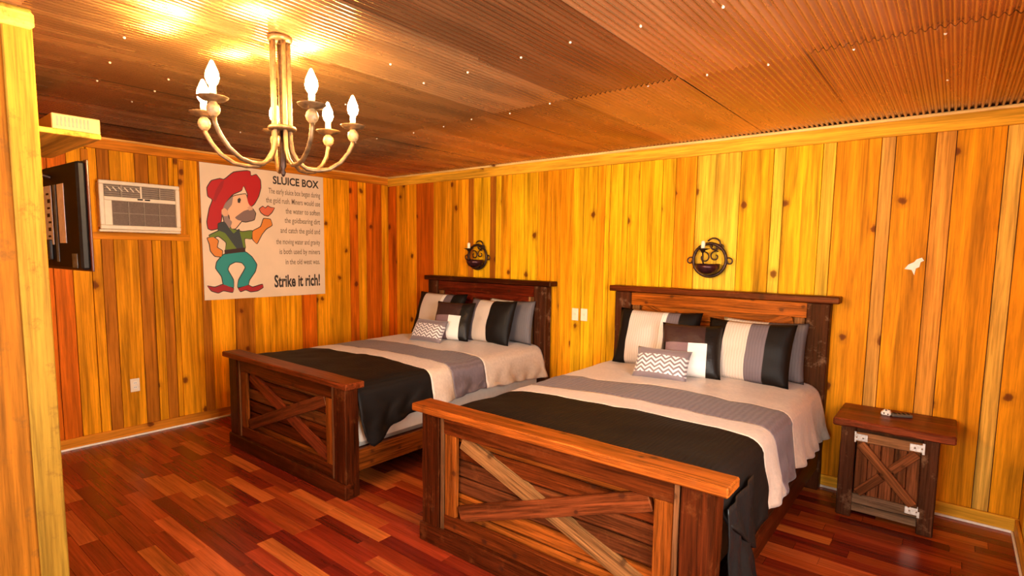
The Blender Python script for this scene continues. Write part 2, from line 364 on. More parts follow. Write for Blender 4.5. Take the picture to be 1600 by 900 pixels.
ls = [-3.97, -3.78, -3.6, -3.47, -3.387, -3.261, -3.13, -3.057, -2.968, -2.782, -2.676, -2.603, -2.517, -2.473, -2.268, -2.185, -1.956, -1.76, -1.599, -1.41, -1.221, -1.035, -.84, -.578, -.46, -.339, -.108, 0]
lc = [Rd, Rd, Or, Rd, Rd, Or, Or, Br, Or, Br, Or, Br, Or, Or, Br, Or, Br, Or, Or, Or, Rd, Or, Or, Rd, Or, Rd, Or, Dk]
for i, (a, b) in enumerate(zip(ls, ls[1:])):
    t = random.uniform(0, .007); c = jit(lc[i], .08)
    plank('board', (-.011+t/2, (a+b)/2, .02), (-.011+t/2, (a+b)/2, H-.01), b-a-.004, .022+t, (1, 0, 0), PINE, wl, c, bev=.002)
RY0, RY1, RZ0, RZ1 = -4.2, -2.5, .9, 2.2
bm = bmesh.new()
for (a, b), (z0, z1) in (((YF-.1, RY0), (0, H+.1)), ((RY1, .1), (0, H+.1)), ((RY0, RY1), (0, RZ0)), ((RY0, RY1), (RZ1, H+.1))):
    box_bm(.118, b-a, z1-z0, 0, (XR+.081, (a+b)/2, (z0+z1)/2), bm)
wr = mesh_obj('wall_right', bm_mesh(bm), DARKBACK); tag(wr, kind='structure')
def right_board(b, y, z0, z1): plank('board', (XR+.011, (y+b)/2, z0), (XR+.011, (y+b)/2, z1), y-b-.0025, .022, (-1, 0, 0), PINE, wr, jit(random.choice((Yl, Or, Or, Pa)), .1), bev=.002)
ys_ = [0, -.2, -.42, -.7, -.9, -1.2, -1.42, -1.7, -1.95, -2.2, -2.5, -2.8, -3.1, -3.4, -3.7, -3.95, -4.2, -4.5, -4.8, -5.1, -5.4, -5.7, -6, -6.3, -6.6, YF]
for y, b in zip(ys_, ys_[1:]):
    if b >= RY0-.01 and y <= RY1+.01: right_board(b, y, .02, RZ0); right_board(b, y, RZ1, H-.01)
    else: right_board(b, y, .02, H-.01)
win2 = empty('unseen_window_2', (XR, (RY0+RY1)/2, RZ0)); tag(win2, kind='structure')  # unseen window, placed to account for light from the right
for a, b, wd in (((XR, RY0, RZ0), (XR, RY0, RZ1), .07), ((XR, RY1, RZ0), (XR, RY1, RZ1), .07), ((XR, RY0, RZ0), (XR, RY1, RZ0), .07), ((XR, RY0, RZ1), (XR, RY1, RZ1), .07), ((XR, (RY0+RY1)/2, RZ0), (XR, (RY0+RY1)/2, RZ1), .04)):
    plank('unseen_window_frame', a, b, wd, .05, (-1, 0, 0), PINE, win2, Yl)
# wall behind the camera, with an unseen window added to light the room
wf = bpy.data.objects.new('wall_front', None)
bm = bmesh.new()
WX0, WX1, WZ0, WZ1 = 3.2, 5.8, .8, 2.45
for lo, hi in (((-.1, WX0), (0, H)), ((WX1, XR+.1), (0, H)), ((WX0, WX1), (0, WZ0)), ((WX0, WX1), (WZ1, H))):
    box_bm(lo[1]-lo[0], .1, hi[1]-hi[0], 0, ((lo[0]+lo[1])/2, YF-.05, (hi[0]+hi[1])/2), bm)
wf = mesh_obj('wall_front', bm_mesh(bm), PINE, None, Matrix(), Or); tag(wf, kind='structure')
win = empty('unseen_window_1', ((WX0+WX1)/2, YF, WZ0)); tag(win, kind='structure')
for a, b, wd in (((WX0, YF, WZ0), (WX0, YF, WZ1), .07), ((WX1, YF, WZ0), (WX1, YF, WZ1), .07), ((WX0, YF, WZ0), (WX1, YF, WZ0), .07), ((WX0, YF, WZ1), (WX1, YF, WZ1), .07), (((WX0+WX1)/2, YF, WZ0), ((WX0+WX1)/2, YF, WZ1), .05)):
    plank('unseen_window_frame', a, b, wd, .05, (0, 1, 0), PINE, win, Yl)
# ceiling
ce = box('ceiling', (-.12, YF-.1, H+.03), (XR+.12, .12, H+.12), DARKBACK); tag(ce, kind='structure')
PIT = .032
def sheet_mesh(nr, ly):
    nseg = nr*8; vs_, fs = [], []
    for k in range(nseg+1):
        x = k*PIT/8; z = .0075*(1-math.cos(2*PI*k/8))
        vs_ += [(x, 0, z), (x, -ly, z)]
    for k in range(nseg): fs.append((2*k, 2*k+1, 2*k+3, 2*k+2))
    me = bpy.data.meshes.new('sheet'); me.from_pydata(vs_, [], fs); me.materials.append(CORR)
    for p in me.polygons: p.use_smooth = True
    return me
SHC = [(.42, .215, .08), (.48, .26, .11), (.36, .175, .07), (.53, .30, .135)]
NR = 21; sw = NR*PIT - PIT
ysp = [.02, -1.64, -4.0, YF]
for r_ in range(3):
    me = sheet_mesh(NR, ysp[r_]-ysp[r_+1]+.03); x = -.02; k = 0
    while x < XR:
        o = bpy.data.objects.new('ceiling_sheet', me); o.color = (*jit(random.choice(SHC), .1), 1)
        w = Matrix.Translation((x, ysp[r_], H+.0009*(k % 2)+.0006*(r_ % 2))) @ Matrix.Rotation(math.radians(random.uniform(-.08, .08)), 4, 'X')
        link(o, ce, w); x += sw; k += 1
screw_bm = bmesh.new(); bmesh.ops.create_uvsphere(screw_bm, u_segments=8, v_segments=5, radius=.006); screw_me = bm_mesh(screw_bm); screw_me.materials.append(GALV)
for sx, sy in [(4.634, -2.408), (4.303, -2.434), (3.997, -2.414), (3.647, -2.406), (3.339, -2.417), (3.445, -2.723), (3.659, -1.672), (4.306, -1.653), (3.316, -1.629), (2.972, -1.658), (2.66, -1.615), (2.306, -1.596), (4.933, -2.386), (4.915, -1.625), (4.614, -1.644), (5.25, -1.617), (5.568, -.839), (5.577, -1.597), (1.904, -3.525), (2.259, -3.293), (1.947, -3.254), (1.548, -3.254), (2.319, -3.579), (2.752, -3.647), (1.9, -1.63), (1.6, -1.63), (1.2, -2.41), (1.9, -2.41), (2.6, -2.41)]:
    o = bpy.data.objects.new('ceiling_screw', screw_me); link(o, ce, Matrix.Translation((round((sx+.02)/PIT)*PIT-.02, sy, H+.001)))
# trims
tn = [0]
def trim(p0, p1, wd, th, n, col, mat=PINE, bev=.004):
    tn[0] += 1; return tag(plank('trim_%d' % tn[0], p0, p1, wd, th, n, mat, None, col, bev), kind='structure')
trim((.02, -.016, H-.058), (XR, -.016, H-.058), .11, .022, (0, -1, 0), (.82, .42, .03))
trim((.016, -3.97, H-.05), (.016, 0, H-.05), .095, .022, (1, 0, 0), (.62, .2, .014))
trim((.035, -.035, H-.006), (XR, -.035, H-.006), .022, .012, (0, -1, 0), (.82, .55, .2))
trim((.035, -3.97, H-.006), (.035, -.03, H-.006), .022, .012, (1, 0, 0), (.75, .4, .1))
bb = plank('baseboard_back', (.02, -.017, .05), (XR, -.017, .05), .085, .018, (0, -1, 0), PINE, None, (.74, .38, .03)); tag(bb, kind='structure')
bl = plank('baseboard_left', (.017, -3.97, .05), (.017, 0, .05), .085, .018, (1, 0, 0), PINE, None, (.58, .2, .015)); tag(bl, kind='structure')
br = plank('baseboard_right', (XR-.012, YF, .05), (XR-.012, -.03, .05), .085, .018, (-1, 0, 0), PINE, None, (.7, .32, .03)); tag(br, kind='structure')
def qround(p0, p1, n):
    tn[0] += 1; return tag(plank('trim_%d' % tn[0], p0, p1, .016, .012, n, WHITE, None, None, .003), kind='structure')
qround((.02, -.032, .008), (XR-.03, -.032, .008), (0, -1, 0)); qround((.032, -3.97, .008), (.032, -.04, .008), (1, 0, 0)); qround((XR-.028, YF, .008), (XR-.028, -.04, .008), (-1, 0, 0))
# closet block on the left: wall that faces the beds and wall end in the foreground
PX, PYC = 2.79, -3.968
wc = box('wall_closet', (0, PYC-.1, 0), (PX-.03, PYC-.012, H), DARKBACK); tag(wc, kind='structure')
x = 0.0
while x < PX-.03:
    b = min(x+random.uniform(.12, .28), PX-.03)
    plank('board', ((x+b)/2, PYC-.006, .01), ((x+b)/2, PYC-.006, H), b-x-.0025, .012, (0, 1, 0), PINE, wc, jit(random.choice((Or, Yl)), .1), bev=.002); x = b
wp = box('wall_partition', (PX-.13, YF, 0), (PX-.024, PYC-.1, H), DARKBACK); tag(wp, kind='structure')
yy = PYC-.001
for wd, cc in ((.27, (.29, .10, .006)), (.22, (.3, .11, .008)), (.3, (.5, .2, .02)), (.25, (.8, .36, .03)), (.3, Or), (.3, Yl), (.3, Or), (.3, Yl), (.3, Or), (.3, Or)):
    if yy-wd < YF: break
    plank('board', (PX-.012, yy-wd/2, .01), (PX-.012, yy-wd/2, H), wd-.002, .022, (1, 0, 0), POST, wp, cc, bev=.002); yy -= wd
plank('corner_board', (PX+.008, PYC-.046, .0), (PX+.008, PYC-.046, H), .092, .02, (1, 0, 0), POST, wp, (.31, .18, .02), bev=.004, wob=.002)
plank('crown_moulding', (PX+.02, PYC+.004, H-.045), (PX+.02, YF, H-.045), .07, .045, (1, 0, 0), POST, wp, (.85, .52, .09), bev=.014)

# ------------------------------------------------------------------ beds
D1, D2, D3, D4 = (.085, .014, .003), (.17, .03, .005), (.05, .010, .004), (.36, .085, .010)
CAPC = (.26, .045, .010)
def brace_x(t, x0, x1, z0, z1, y, n, wd, th, colA, colB, over='rise', broken=True):
    """two diagonal boards; the one that lies underneath is cut at the crossing"""
    a0, a1 = Vector((x0, y, z0)), Vector((x1, y, z1))         # rising to the right
    b0, b1 = Vector((x0, y, z1)), Vector((x1, y, z0))         # falling to the right
    if over == 'rise': lo, hi, cl, ch = (b0, b1), (a0, a1), colB, colA
    else: lo, hi, cl, ch = (a0, a1), (b0, b1), colA, colB
    plank('cross_brace', hi[0], hi[1], wd, th, n, STAIN, t, ch, .004, .004)
    dn = Vector(n)*(-.012)
    plank('cross_brace', lo[0]+dn, lo[1]+dn, wd, th*.9, n, STAIN, t, cl, .004, .003)
def make_bed(x0, label, near):
    t = empty('bed', (x0+.9, -1.25, 0)); tag(t, label, 'bed', 'rustic beds')
    k = .56 if near else .5
    cc = lambda c, a=.2: tuple(v*k for v in jit(c, a))
    xa, xb = x0+.055, x0+1.745
    yf = -2.456                                              # outer face of the cap
    # footboard
    plank('footboard_cap', (x0, yf+.075, .795), (x0+1.8, yf+.075, .795), .15, .044, (0, 0, 1), STAIN, t, cc(CAPC if not near else (.44, .10, .012)), .006, .004)
    for px in (xa+.07, xb-.07):
        plank('post', (px, yf+.085, 0), (px, yf+.085, .772), .14, .11, (0, -1, 0), STAIN, t, cc(D1), .006, .006)
        plank('post_trim', (px+(.088 if px < x0+.9 else -.088), yf+.052, .09), (px+(.088 if px < x0+.9 else -.088), yf+.052, .772), .024, .03, (0, -1, 0), STAIN, t, cc((.22, .09, .035)), .003)
    xi, xj = xa+.166, xb-.166
    for px in (xi+.05, xj-.05):
        plank('stile', (px, yf+.062, .13), (px, yf+.062, .67), .085, .03, (0, -1, 0), STAIN, t, cc(D4), .004, .003)
    plank('top_rail', (xi-.02, yf+.062, .715), (xj+.02, yf+.062, .715), .09, .034, (0, -1, 0), STAIN, t, cc(D2), .004, .004)
    plank('bottom_rail', (xi-.02, yf+.062, .155), (xj+.02, yf+.062, .155), .09, .034, (0, -1, 0), STAIN, t, cc(D2), .004, .004)
    plank('plinth', (xa-.01, yf+.05, .055), (xb+.01, yf+.05, .055), .11, .07, (0, -1, 0), STAIN, t, cc(D1), .006, .004)
    z = .13
    for j in range(6):
        h_ = .098; plank('footboard_plank', (xi, yf+.105, z+h_/2), (xj, yf+.105, z+h_/2), h_-.006, .034, (0, -1, 0), STAIN, t, cc(random.choice((D4, D2, (.28, .085, .02), (.16, .04, .012)))), .012, .004); z += h_
    brace_x(t, xi+.115, xj-.115, .225, .645, yf+.073, (0, -1, 0), .09, .036, cc((.2, .045, .012)), cc((.40, .18, .06) if near else (.28, .05, .015)))
    # headboard
    plank('headboard_cap', (x0, -.075, 1.39), (x0+1.8, -.075, 1.39), .13, .05, (0, 0, 1), STAIN, t, cc(D2 if near else D1), .006, .004)
    for px in (xa+.075, xb-.075):
        plank('post', (px, -.078, 0), (px, -.078, 1.365), .15, .1, (0, -1, 0), ROUGHW, t, cc((.085, .022, .009)), .008, .008)
    hc = (.62, .15, .012) if near else (.2, .02, .006)
    for px in (xi+.03, xj-.03): plank('stile', (px, -.09, .4), (px, -.09, 1.25), .07, .03, (0, -1, 0), STAIN, t, cc((.34, .15, .05)), .004)
    plank('top_rail', (xi-.02, -.085, 1.305), (xj+.02, -.085, 1.305), .11, .034, (0, -1, 0), STAIN, t, cc(hc), .004, .003)
    z = .45
    for j in range(7):
        plank('headboard_plank', (xi-.02, -.05, z+.058), (xj+.02, -.05, z+.058), .113, .03, (0, -1, 0), STAIN, t, cc(hc, .25), .005, .003); z += .117
    brace_x(t, xi+.08, xj-.08, .72, 1.24, -.083, (0, -1, 0), .085, .03, cc(hc), cc(hc))
    # side rails
    for px in (xa+.03, xb-.03):
        plank('side_rail', (px, yf+.14, .245), (px, -.13, .245), .15, .035, (1, 0, 0), STAIN, t, cc(D4 if not near else D1), .005, .005)
    mt = bm_mesh(box_bm(1.60, 2.16, .42, .05)); o = mesh_obj('mattress', mt, MATTW, None, Matrix.Translation((x0+.9, -1.225, .31+.21)))
    tag(o, 'white mattress of the ' + ('bed nearest the nightstand, mostly under its comforter' if near else 'bed by the poster, white edge showing below the black cloth'), 'mattress')
    box('slat_base', (xa+.05, -2.3, .26), (xb-.05, -.14, .305), STAIN, t, D1)
    return t
make_bed(.823, 'dark red-brown farmhouse bed with X-braced footboard in front of the poster', False)
make_bed(3.271, 'dark wooden farmhouse bed beside the nightstand, pale diagonal brace on its footboard', True)

def lerp_tab(tab, x):
    for (a, va), (b, vb) in zip(tab, tab[1:]):
        if x <= b: return va+(vb-va)*max(0, min(1, (x-a)/(b-a)))
    return tab[-1][1]
def comforter(x0, hem, label, seed, near):
    e = empty('comforter', (x0+.9, -1.25, .74)); tag(e, label, 'comforter', 'striped comforters')
    xc = x0+.9; hw = .80; top = .785; rad = .085
    def pt(s, y):
        """s in -1..1 : left hem .. right hem"""
        side = 1 if s > 0 else -1; a = abs(s)
        hz = lerp_tab(hem, y) if side > 0 else .5
        ynm = (y+.14)/-2.17                                  # 0 head .. 1 foot
        crown = .016*noise.noise((s*3+seed, y*3, 1))+.008*noise.noise((s*11, y*7+seed, 2))
        wn_ = .018*math.sin(y*9+seed)+.03*noise.noise((y*5+seed, side*4, 0))
        if a < .5:
            x = xc+side*(a/.5)*(hw-rad); z = top+crown-.02*(a/.5)**3
        elif a < .62:
            th = (a-.5)/.12*PI/2; x = xc+side*(hw-rad+math.sin(th)*(rad+.012)); z = top-.02+crown*(1-(a-.5)/.12)-(1-math.cos(th))*rad
        else:
            f = (a-.62)/.38; z = top-.02-rad-(top-.02-rad-hz)*f
            amp = .3+.7*f
            x = xc+side*(hw+.012+.055*f*(1 if near else .8)+wn_*amp+.012*math.sin(y*31+3*noise.noise((y*2, f*2, seed)))*f)
            z += .012*f*noise.noise((y*8, seed, 4))
        return x, z
    def yskew(y, s):
        k = max(0., min(1., (y+2.31)/.6, (-.14-y)/.6)); return y+.05*k*max(-1, min(1, s/.55))
    ss = [-1+.38*i/8 for i in range(8)]+[-.62+.12*i/6 for i in range(6)]+[-.5+i/22 for i in range(22)]+[.5+.12*i/6 for i in range(6)]+[.62+.38*i/14 for i in range(15)]
    bands = [(-.145, -1.05, F_BEIGE, 'beige satin band'), (-1.05, -1.45, F_PURP, 'mauve grey pleated band'), (-1.45, -1.68, F_BEIGE, 'narrow beige band'), (-1.68, -2.312, F_BLACK, 'black quilted foot band')]
    for (ya, yb, mat, lab) in bands:
        nt_ = max(6, int(abs(ya-yb)/.022)); vs_, fs = [], []
        for i in range(nt_+1):
            y = ya+(yb-ya)*i/nt_
            for s in ss:
                yy = yskew(y, s); x, z = pt(s, y)
                vs_.append((x-xc, yy+1.25, z-.74))
        n = len(ss)
        for i in range(nt_):
            for j in range(n-1): fs.append((i*n+j, i*n+j+1, (i+1)*n+j+1, (i+1)*n+j))
        me = bpy.data.meshes.new('band'); me.from_pydata(vs_, [], fs); me.materials.append(mat)
        o = mesh_obj('comforter_band', me, mat, e, Matrix.Translation((xc, -1.25, .74)), smooth=True); o['label'] = lab
        sm = o.modifiers.new('thickness', 'SOLIDIFY'); sm.thickness = .014; sm.offset = -1
    return e
HEM_FAR = [(-2.31, .52), (-2.28, .40), (-2.23, .325), (-2.17, .35), (-2.05, .44), (-1.9, .48), (-1.7, .49), (-1.1, .52), (-.14, .47)]
HEM_NEAR = [(-2.31, .60), (-2.2, .52), (-2.08, .42), (-1.95, .35), (-1.86, .36), (-1.8, .41), (-1.36, .43), (-.75, .43), (-.14, .41)]
comforter(.823, HEM_FAR, 'beige, mauve and black striped comforter on the bed by the poster', 3.1, False)
cm = comforter(3.271, HEM_NEAR, 'beige, mauve and black striped comforter on the bed beside the nightstand', 8.4, True)
# lining that hangs out at the foot corner of the near bed
def drape():
    vs_, fs = [], []; ny, nz = 60, 26
    for j in range(nz+1):
        f = j/nz; z = .68-.665*f
        for i in range(ny+1):
            u = i/ny; y = -2.335+.44*u*(1-.10*f)+.05*f*noise.noise((u*3, f*3, 2))
            x = 5.035+.06*f+(.006+.018*f)*math.sin(u*13+4*noise.noise((u*2.5, f*2.0, 1)))+.05*f*noise.noise((u*3.5, f*4.5, 7))+.03*noise.noise((u*8, f*8, 3))*f-.02*u
            vs_.append((x, y, z))
    for j in range(nz):
        for i in range(ny): a = j*(ny+1)+i; fs.append((a, a+1, a+ny+2, a+ny+1))
    me = bpy.data.meshes.new('drape'); me.from_pydata(vs_, [], fs)
    o = mesh_obj('lining_drape', me, F_LINING, cm, Matrix(), smooth=True); o['label'] = 'shiny black satin lining hanging to the floor'
    sm = o.modifiers.new('thickness', 'SOLIDIFY'); sm.thickness = .006
drape()

# ------------------------------------------------------------------ pillows
def pillow(name, w, h, d, loc, tilt, rz, mat, label, group=None, roll=0, cat='pillow'):
    n = 18; vs_, fs = [], []; sd = random.random()*50
    def P2(u, v, sg):
        ex = 1-.07*(1-v*v)*0 ; x = u*w/2*(1-.06*(1-v*v)*abs(u)**3*0-.055*(1-abs(v)**2.2)*abs(u)**4*(-1 if False else 1)); z = v*h/2*(1-.07*(1-abs(u)**2.2)*abs(v)**4)
        t = ((1-abs(u)**2.6)*(1-abs(v)**2.6))**.55*d/2
        t *= 1+.16*noise.noise((u*2.2+sd, v*2.2, sg)); return (x, sg*t, z)
    idx = {}
    for sg in (-1, 1):
        for i in range(n+1):
            for j in range(n+1):
                u, v = -1+2*i/n, -1+2*j/n
                edge = i in (0, n) or j in (0, n)
                if edge and sg == 1: idx[(sg, i, j)] = idx[(-1, i, j)]; continue
                idx[(sg, i, j)] = len(vs_); vs_.append(P2(u, v, sg))
    for sg in (-1, 1):
        for i in range(n):
            for j in range(n):
                q = [idx[(sg, i, j)], idx[(sg, i+1, j)], idx[(sg, i+1, j+1)], idx[(sg, i, j+1)]]
                fs.append(q if sg == -1 else q[::-1])
    me = bpy.data.meshes.new('pillow'); me.from_pydata(vs_, [], fs)
    wm = Matrix.Translation(loc) @ Matrix.Rotation(rz, 4, 'Z') @ Matrix.Rotation(-tilt, 4, 'X') @ Matrix.Rotation(roll, 4, 'Y')
    o = mesh_obj(name, me, mat, None, wm, smooth=True); tag(o, label, cat, group)
    return o
ST_L = striped('sham_black_left', [(0, COLB), (.17, COLBE), (.56, COLW), (.62, COLP), (.76, COLB)])
ST_R = striped('sham_black_right', [(0, COLB), (.24, COLBE), (.52, COLP), (.72, COLB)])
ST_RF = striped('sham_far', [(0, COLP), (.24, COLBE), (.56, COLB)])
ST_BACK = striped('sham_back', [(0, COLW), (.55, (.12, .10, .10))])
CHEV = chevron('chevron_print'); PATCH = patchwork('patchwork_print')
d2r = math.radians
for dx, who, near in ((-2.448, 'bed by the poster', False), (0, 'bed beside the nightstand', True)):
    ox = dx
    pillow('sham', .70, .49, .17, (3.80+ox-(.12 if not near else 0), -.29, 1.005), d2r(20), d2r(4), ST_L, 'black, beige and grey striped sham, left one on the '+who, 'striped shams')
    pillow('sham', .62, .46, .17, (4.545+ox-(.03 if not near else 0), -.385, 1.0), d2r(17), d2r(-3), ST_R if near else ST_RF, 'striped sham standing right of the cushions on the '+who, 'striped shams')
    pillow('sleeping_pillow', .60, .44, .13, (4.60+ox+(.02 if not near else 0), -.195, 1.0), d2r(9), 0, ST_BACK if not near else ST_BACK, 'grey and white pillow tucked behind the right sham on the '+who, 'back pillows')
    pillow('cushion', .44, .42, .15, (4.19+ox-(.04 if not near else 0), -.545, .985), d2r(24), d2r(16), PATCH, 'square dark cushion with white strip leaning on the shams of the '+who, 'square cushions', d2r(0), 'cushion')
    pillow('lumbar_cushion', .40, .25, .12, (4.06+ox-(.03 if not near else 0), -.765, .897), d2r(32), d2r(8), CHEV, 'small chevron patterned cushion at the front of the '+who, 'chevron cushions', d2r(1), 'cushion')

# ------------------------------------------------------------------ nightstand
ns = empty('nightstand', (5.44, -.26, 0)); tag(ns, 'dark stained wooden nightstand with X-braced door and silver corner plates', 'nightstand')
bt = box_bm(.63, .47, .05, .008)
bmesh.ops.subdivide_edges(bt, edges=[e for e in bt.edges if abs((e.verts[0].co-e.verts[1].co).x) > .3], cuts=14)
for v in bt.verts:
    if v.co.y < -.2: v.co.y += .012*noise.noise((v.co.x*9, 3, 1)); v.co.z += .006*noise.noise((v.co.x*14, v.co.z*30, 4))
for v in bt.verts: v.co = (-v.co.y, v.co.z, v.co.x)     # grain along local z
wm = Matrix(((0, 0, 1), (-1, 0, 0), (0, 1, 0))).to_4x4(); wm.translation = (5.445, -.255, .632)
mesh_obj('tabletop', bm_mesh(bt), STAIN, ns, wm, (.16, .032, .012))
for px in (5.215, 5.645):
    for py in (-.405, -.09): plank('leg', (px, py, 0), (px, py, .607), .085 if py < -.2 else .07, .075, (0, -1, 0), ROUGHW, ns, jit((.05, .016, .008), .2), .006, .005)
for px in (5.20, 5.66): plank('side_panel', (px, -.25, .08), (px, -.25, .6), .26, .02, (1, 0, 0), STAIN, ns, (.09, .026, .01))
plank('apron', (5.255, -.40, .585), (5.605, -.40, .585), .04, .03, (0, -1, 0), STAIN, ns, (.03, .01, .006))
plank('back_panel', (5.43, -.065, .08), (5.43, -.065, .6), .40, .015, (0, -1, 0), STAIN, ns, D1)
door = box('door', (5.262, -.40, .12), (5.602, -.385, .565), STAIN, ns, D1); 
for i in range(5): plank('door_plank', (5.262+.034+.068*i, -.41, .125), (5.262+.034+.068*i, -.41, .56), .064, .02, (0, -1, 0), STAIN, door, jit((.13, .042, .016), .3), .004)
plank('door_rail', (5.258, -.425, .54), (5.606, -.425, .54), .062, .022, (0, -1, 0), ROUGHW, door, (.27, .13, .06), .004, .003)
plank('door_rail', (5.258, -.425, .13), (5.606, -.425, .13), .062, .022, (0, -1, 0), ROUGHW, door, (.17, .11, .07), .004, .003)
plank('cross_brace', (5.285, -.432, .50), (5.58, -.432, .17), .055, .022, (0, -1, 0), STAIN, door, (.20, .068, .024), .004, .002)
m0 = Vector((5.4325, -.43, .335)); dd = Vector((.295, 0, .33)).normalized()
plank('cross_brace', Vector((5.285, -.43, .17)), m0-dd*.036, .055, .02, (0, -1, 0), STAIN, door, (.17, .055, .02), .004); plank('cross_brace', m0+dd*.036, Vector((5.58, -.43, .50)), .055, .02, (0, -1, 0), STAIN, door, (.17, .055, .02), .004)
for px, pz, sx_, sz_ in ((5.268, .54, 1, -1), (5.596, .54, -1, -1), (5.596, .14, -1, 1)):
    b = box_bm(.07, .005, .045, .001, (sx_*.02, 0, 0)); box_bm(.014, .006, .07, .001, (-sx_*.014, 0, 0), b)
    for q in (-.005, .03):
        r = bmesh.ops.create_uvsphere(b, u_segments=6, v_segments=4, radius=.006); bmesh.ops.translate(b, vec=(sx_*q, -.004, 0), verts=r['verts'])
    mesh_obj('corner_plate', bm_mesh(b), CHROME, door, Matrix.Translation((px, -.4395, pz)))
plank('lower_board', (5.255, -.40, .062), (5.605, -.40, .062), .055, .025, (0, -1, 0), ROUGHW, ns, (.14, .085, .05), .004)
# things on the nightstand
r = empty('remote_control', (5.475, -.19, .657), d2r(25)); tag(r, 'small dark grey remote control lying on the nightstand', 'remote')
W_ = PM[r.name]
mesh_obj('body', bm_mesh(box_bm(.12, .045, .02, .006, (0, 0, .0105))), plain('grey_remote', (.10, .08, .065), .4), r, W_)
for i in range(4):
    for j in range(2): mesh_obj('button', bm_mesh(box_bm(.012, .01, .004, .001, (-.04+.026*i, -.01+.02*j, .022))), BLACKP, r, W_)
r = empty('salt_shaker', (5.392, -.20, .657)); tag(r, 'tiny white keepsake box with dark dots on the nightstand', 'box'); r.name = 'trinket_box'; PM['trinket_box'] = PM['salt_shaker']
W_ = PM['trinket_box']
b = box_bm(.055, .05, .026, .007, (0, 0, .0135)); box_bm(.04, .036, .012, .005, (.004, 0, .03), b); mesh_obj('body', bm_mesh(b), plain('white_ceramic', (.8, .74, .66), .25), r, W_)
for q in ((-.01, -.026, .016), (.012, -.026, .012), (.0, -.02, .0355), (.015, .0, .0365)):
    b = bmesh.new(); bmesh.ops.create_uvsphere(b, u_segments=6, v_segments=4, radius=.005); bmesh.ops.translate(b, vec=q, verts=b.verts); mesh_obj('dot', bm_mesh(b), INK, r, W_)

# ------------------------------------------------------------------ chandelier
CX, CY = 3.326, -3.236
ch = empty('chandelier', (CX, CY, H)); tag(ch, 'bronze six-arm chandelier with lit candle bulbs hanging from the metal ceiling', 'chandelier')
v = Vector((CX-CAM.x, CY-CAM.y, 0)).normalized(); rt = Vector((v.y, -v.x, 0)); nr = -v
lathe('canopy', [(.0, 0), (.05, 0), (.052, -.008), (.046, -.02), (.0, -.022)], (CX, CY, H-.001), BRONZE, ch, 20)
AR = .315
for k, (ang, rad_, zb) in enumerate(((-8, .31, 2.275), (68, .30, 2.275), (143, .31, 2.285), (188, .31, 2.27), (264, .30, 2.27), (314, .30, 2.275))):
    a = d2r(ang); dr = rt*math.cos(a)+nr*math.sin(a); base = Vector((CX, CY, 0))
    c0 = .034
    pts = [base+dr*c0+Vector((0, 0, H-.012-i*.06)) for i in range(7)]
    bot = 2.055
    prof = [(c0, 2.18), (c0+.006, 2.13), (c0+.03, 2.085), (.10, 2.058), (.15, bot), (.20, 2.066), (.25, 2.10), (.285, 2.145), (rad_-.004, 2.185), (rad_, zb-.07)]
    pts += [base+dr*q+Vector((0, 0, z)) for q, z in prof]
    arm = tube('arm', pts, .0095, BRONZE, ch, 10, base=(CX, CY, H))
    p = base+dr*rad_
    lathe('ball', [(0, -.03), (.012, -.028), (.023, -.014), (.026, 0), (.022, .014), (.013, .024), (.012, .03), (0, .03)], (p.x, p.y, zb-.045), BALLM, arm, 14)
    lathe('drip_pan', [(0, 0), (.014, 0), (.042, .006), (.056, .016), (.057, .019), (.04, .012), (.012, .008), (0, .008)], (p.x, p.y, zb-.018), BRONZE, arm, 18)
    lathe('candle_sleeve', [(0, 0), (.0125, 0), (.0125, .05), (0, .05)], (p.x, p.y, zb-.009), CANDLE, arm, 12)
    lathe('bulb', [(0, 0), (.01, .001), (.02, .014), (.025, .032), (.022, .054), (.013, .076), (.005, .094), (0, .098)], (p.x, p.y, zb+.041), BULBM, arm, 12)
lathe('collar', [(.03, -.012), (.056, -.008), (.06, 0), (.056, .008), (.03, .012)], (CX, CY, 2.225), BRONZE, ch, 18)
lathe('finial', [(0, -.05), (.006, -.045), (.011, -.03), (.006, -.018), (.014, -.004), (.012, .03), (.008, .16), (0, .16)], (CX, CY, 2.065), IRON, ch, 12)

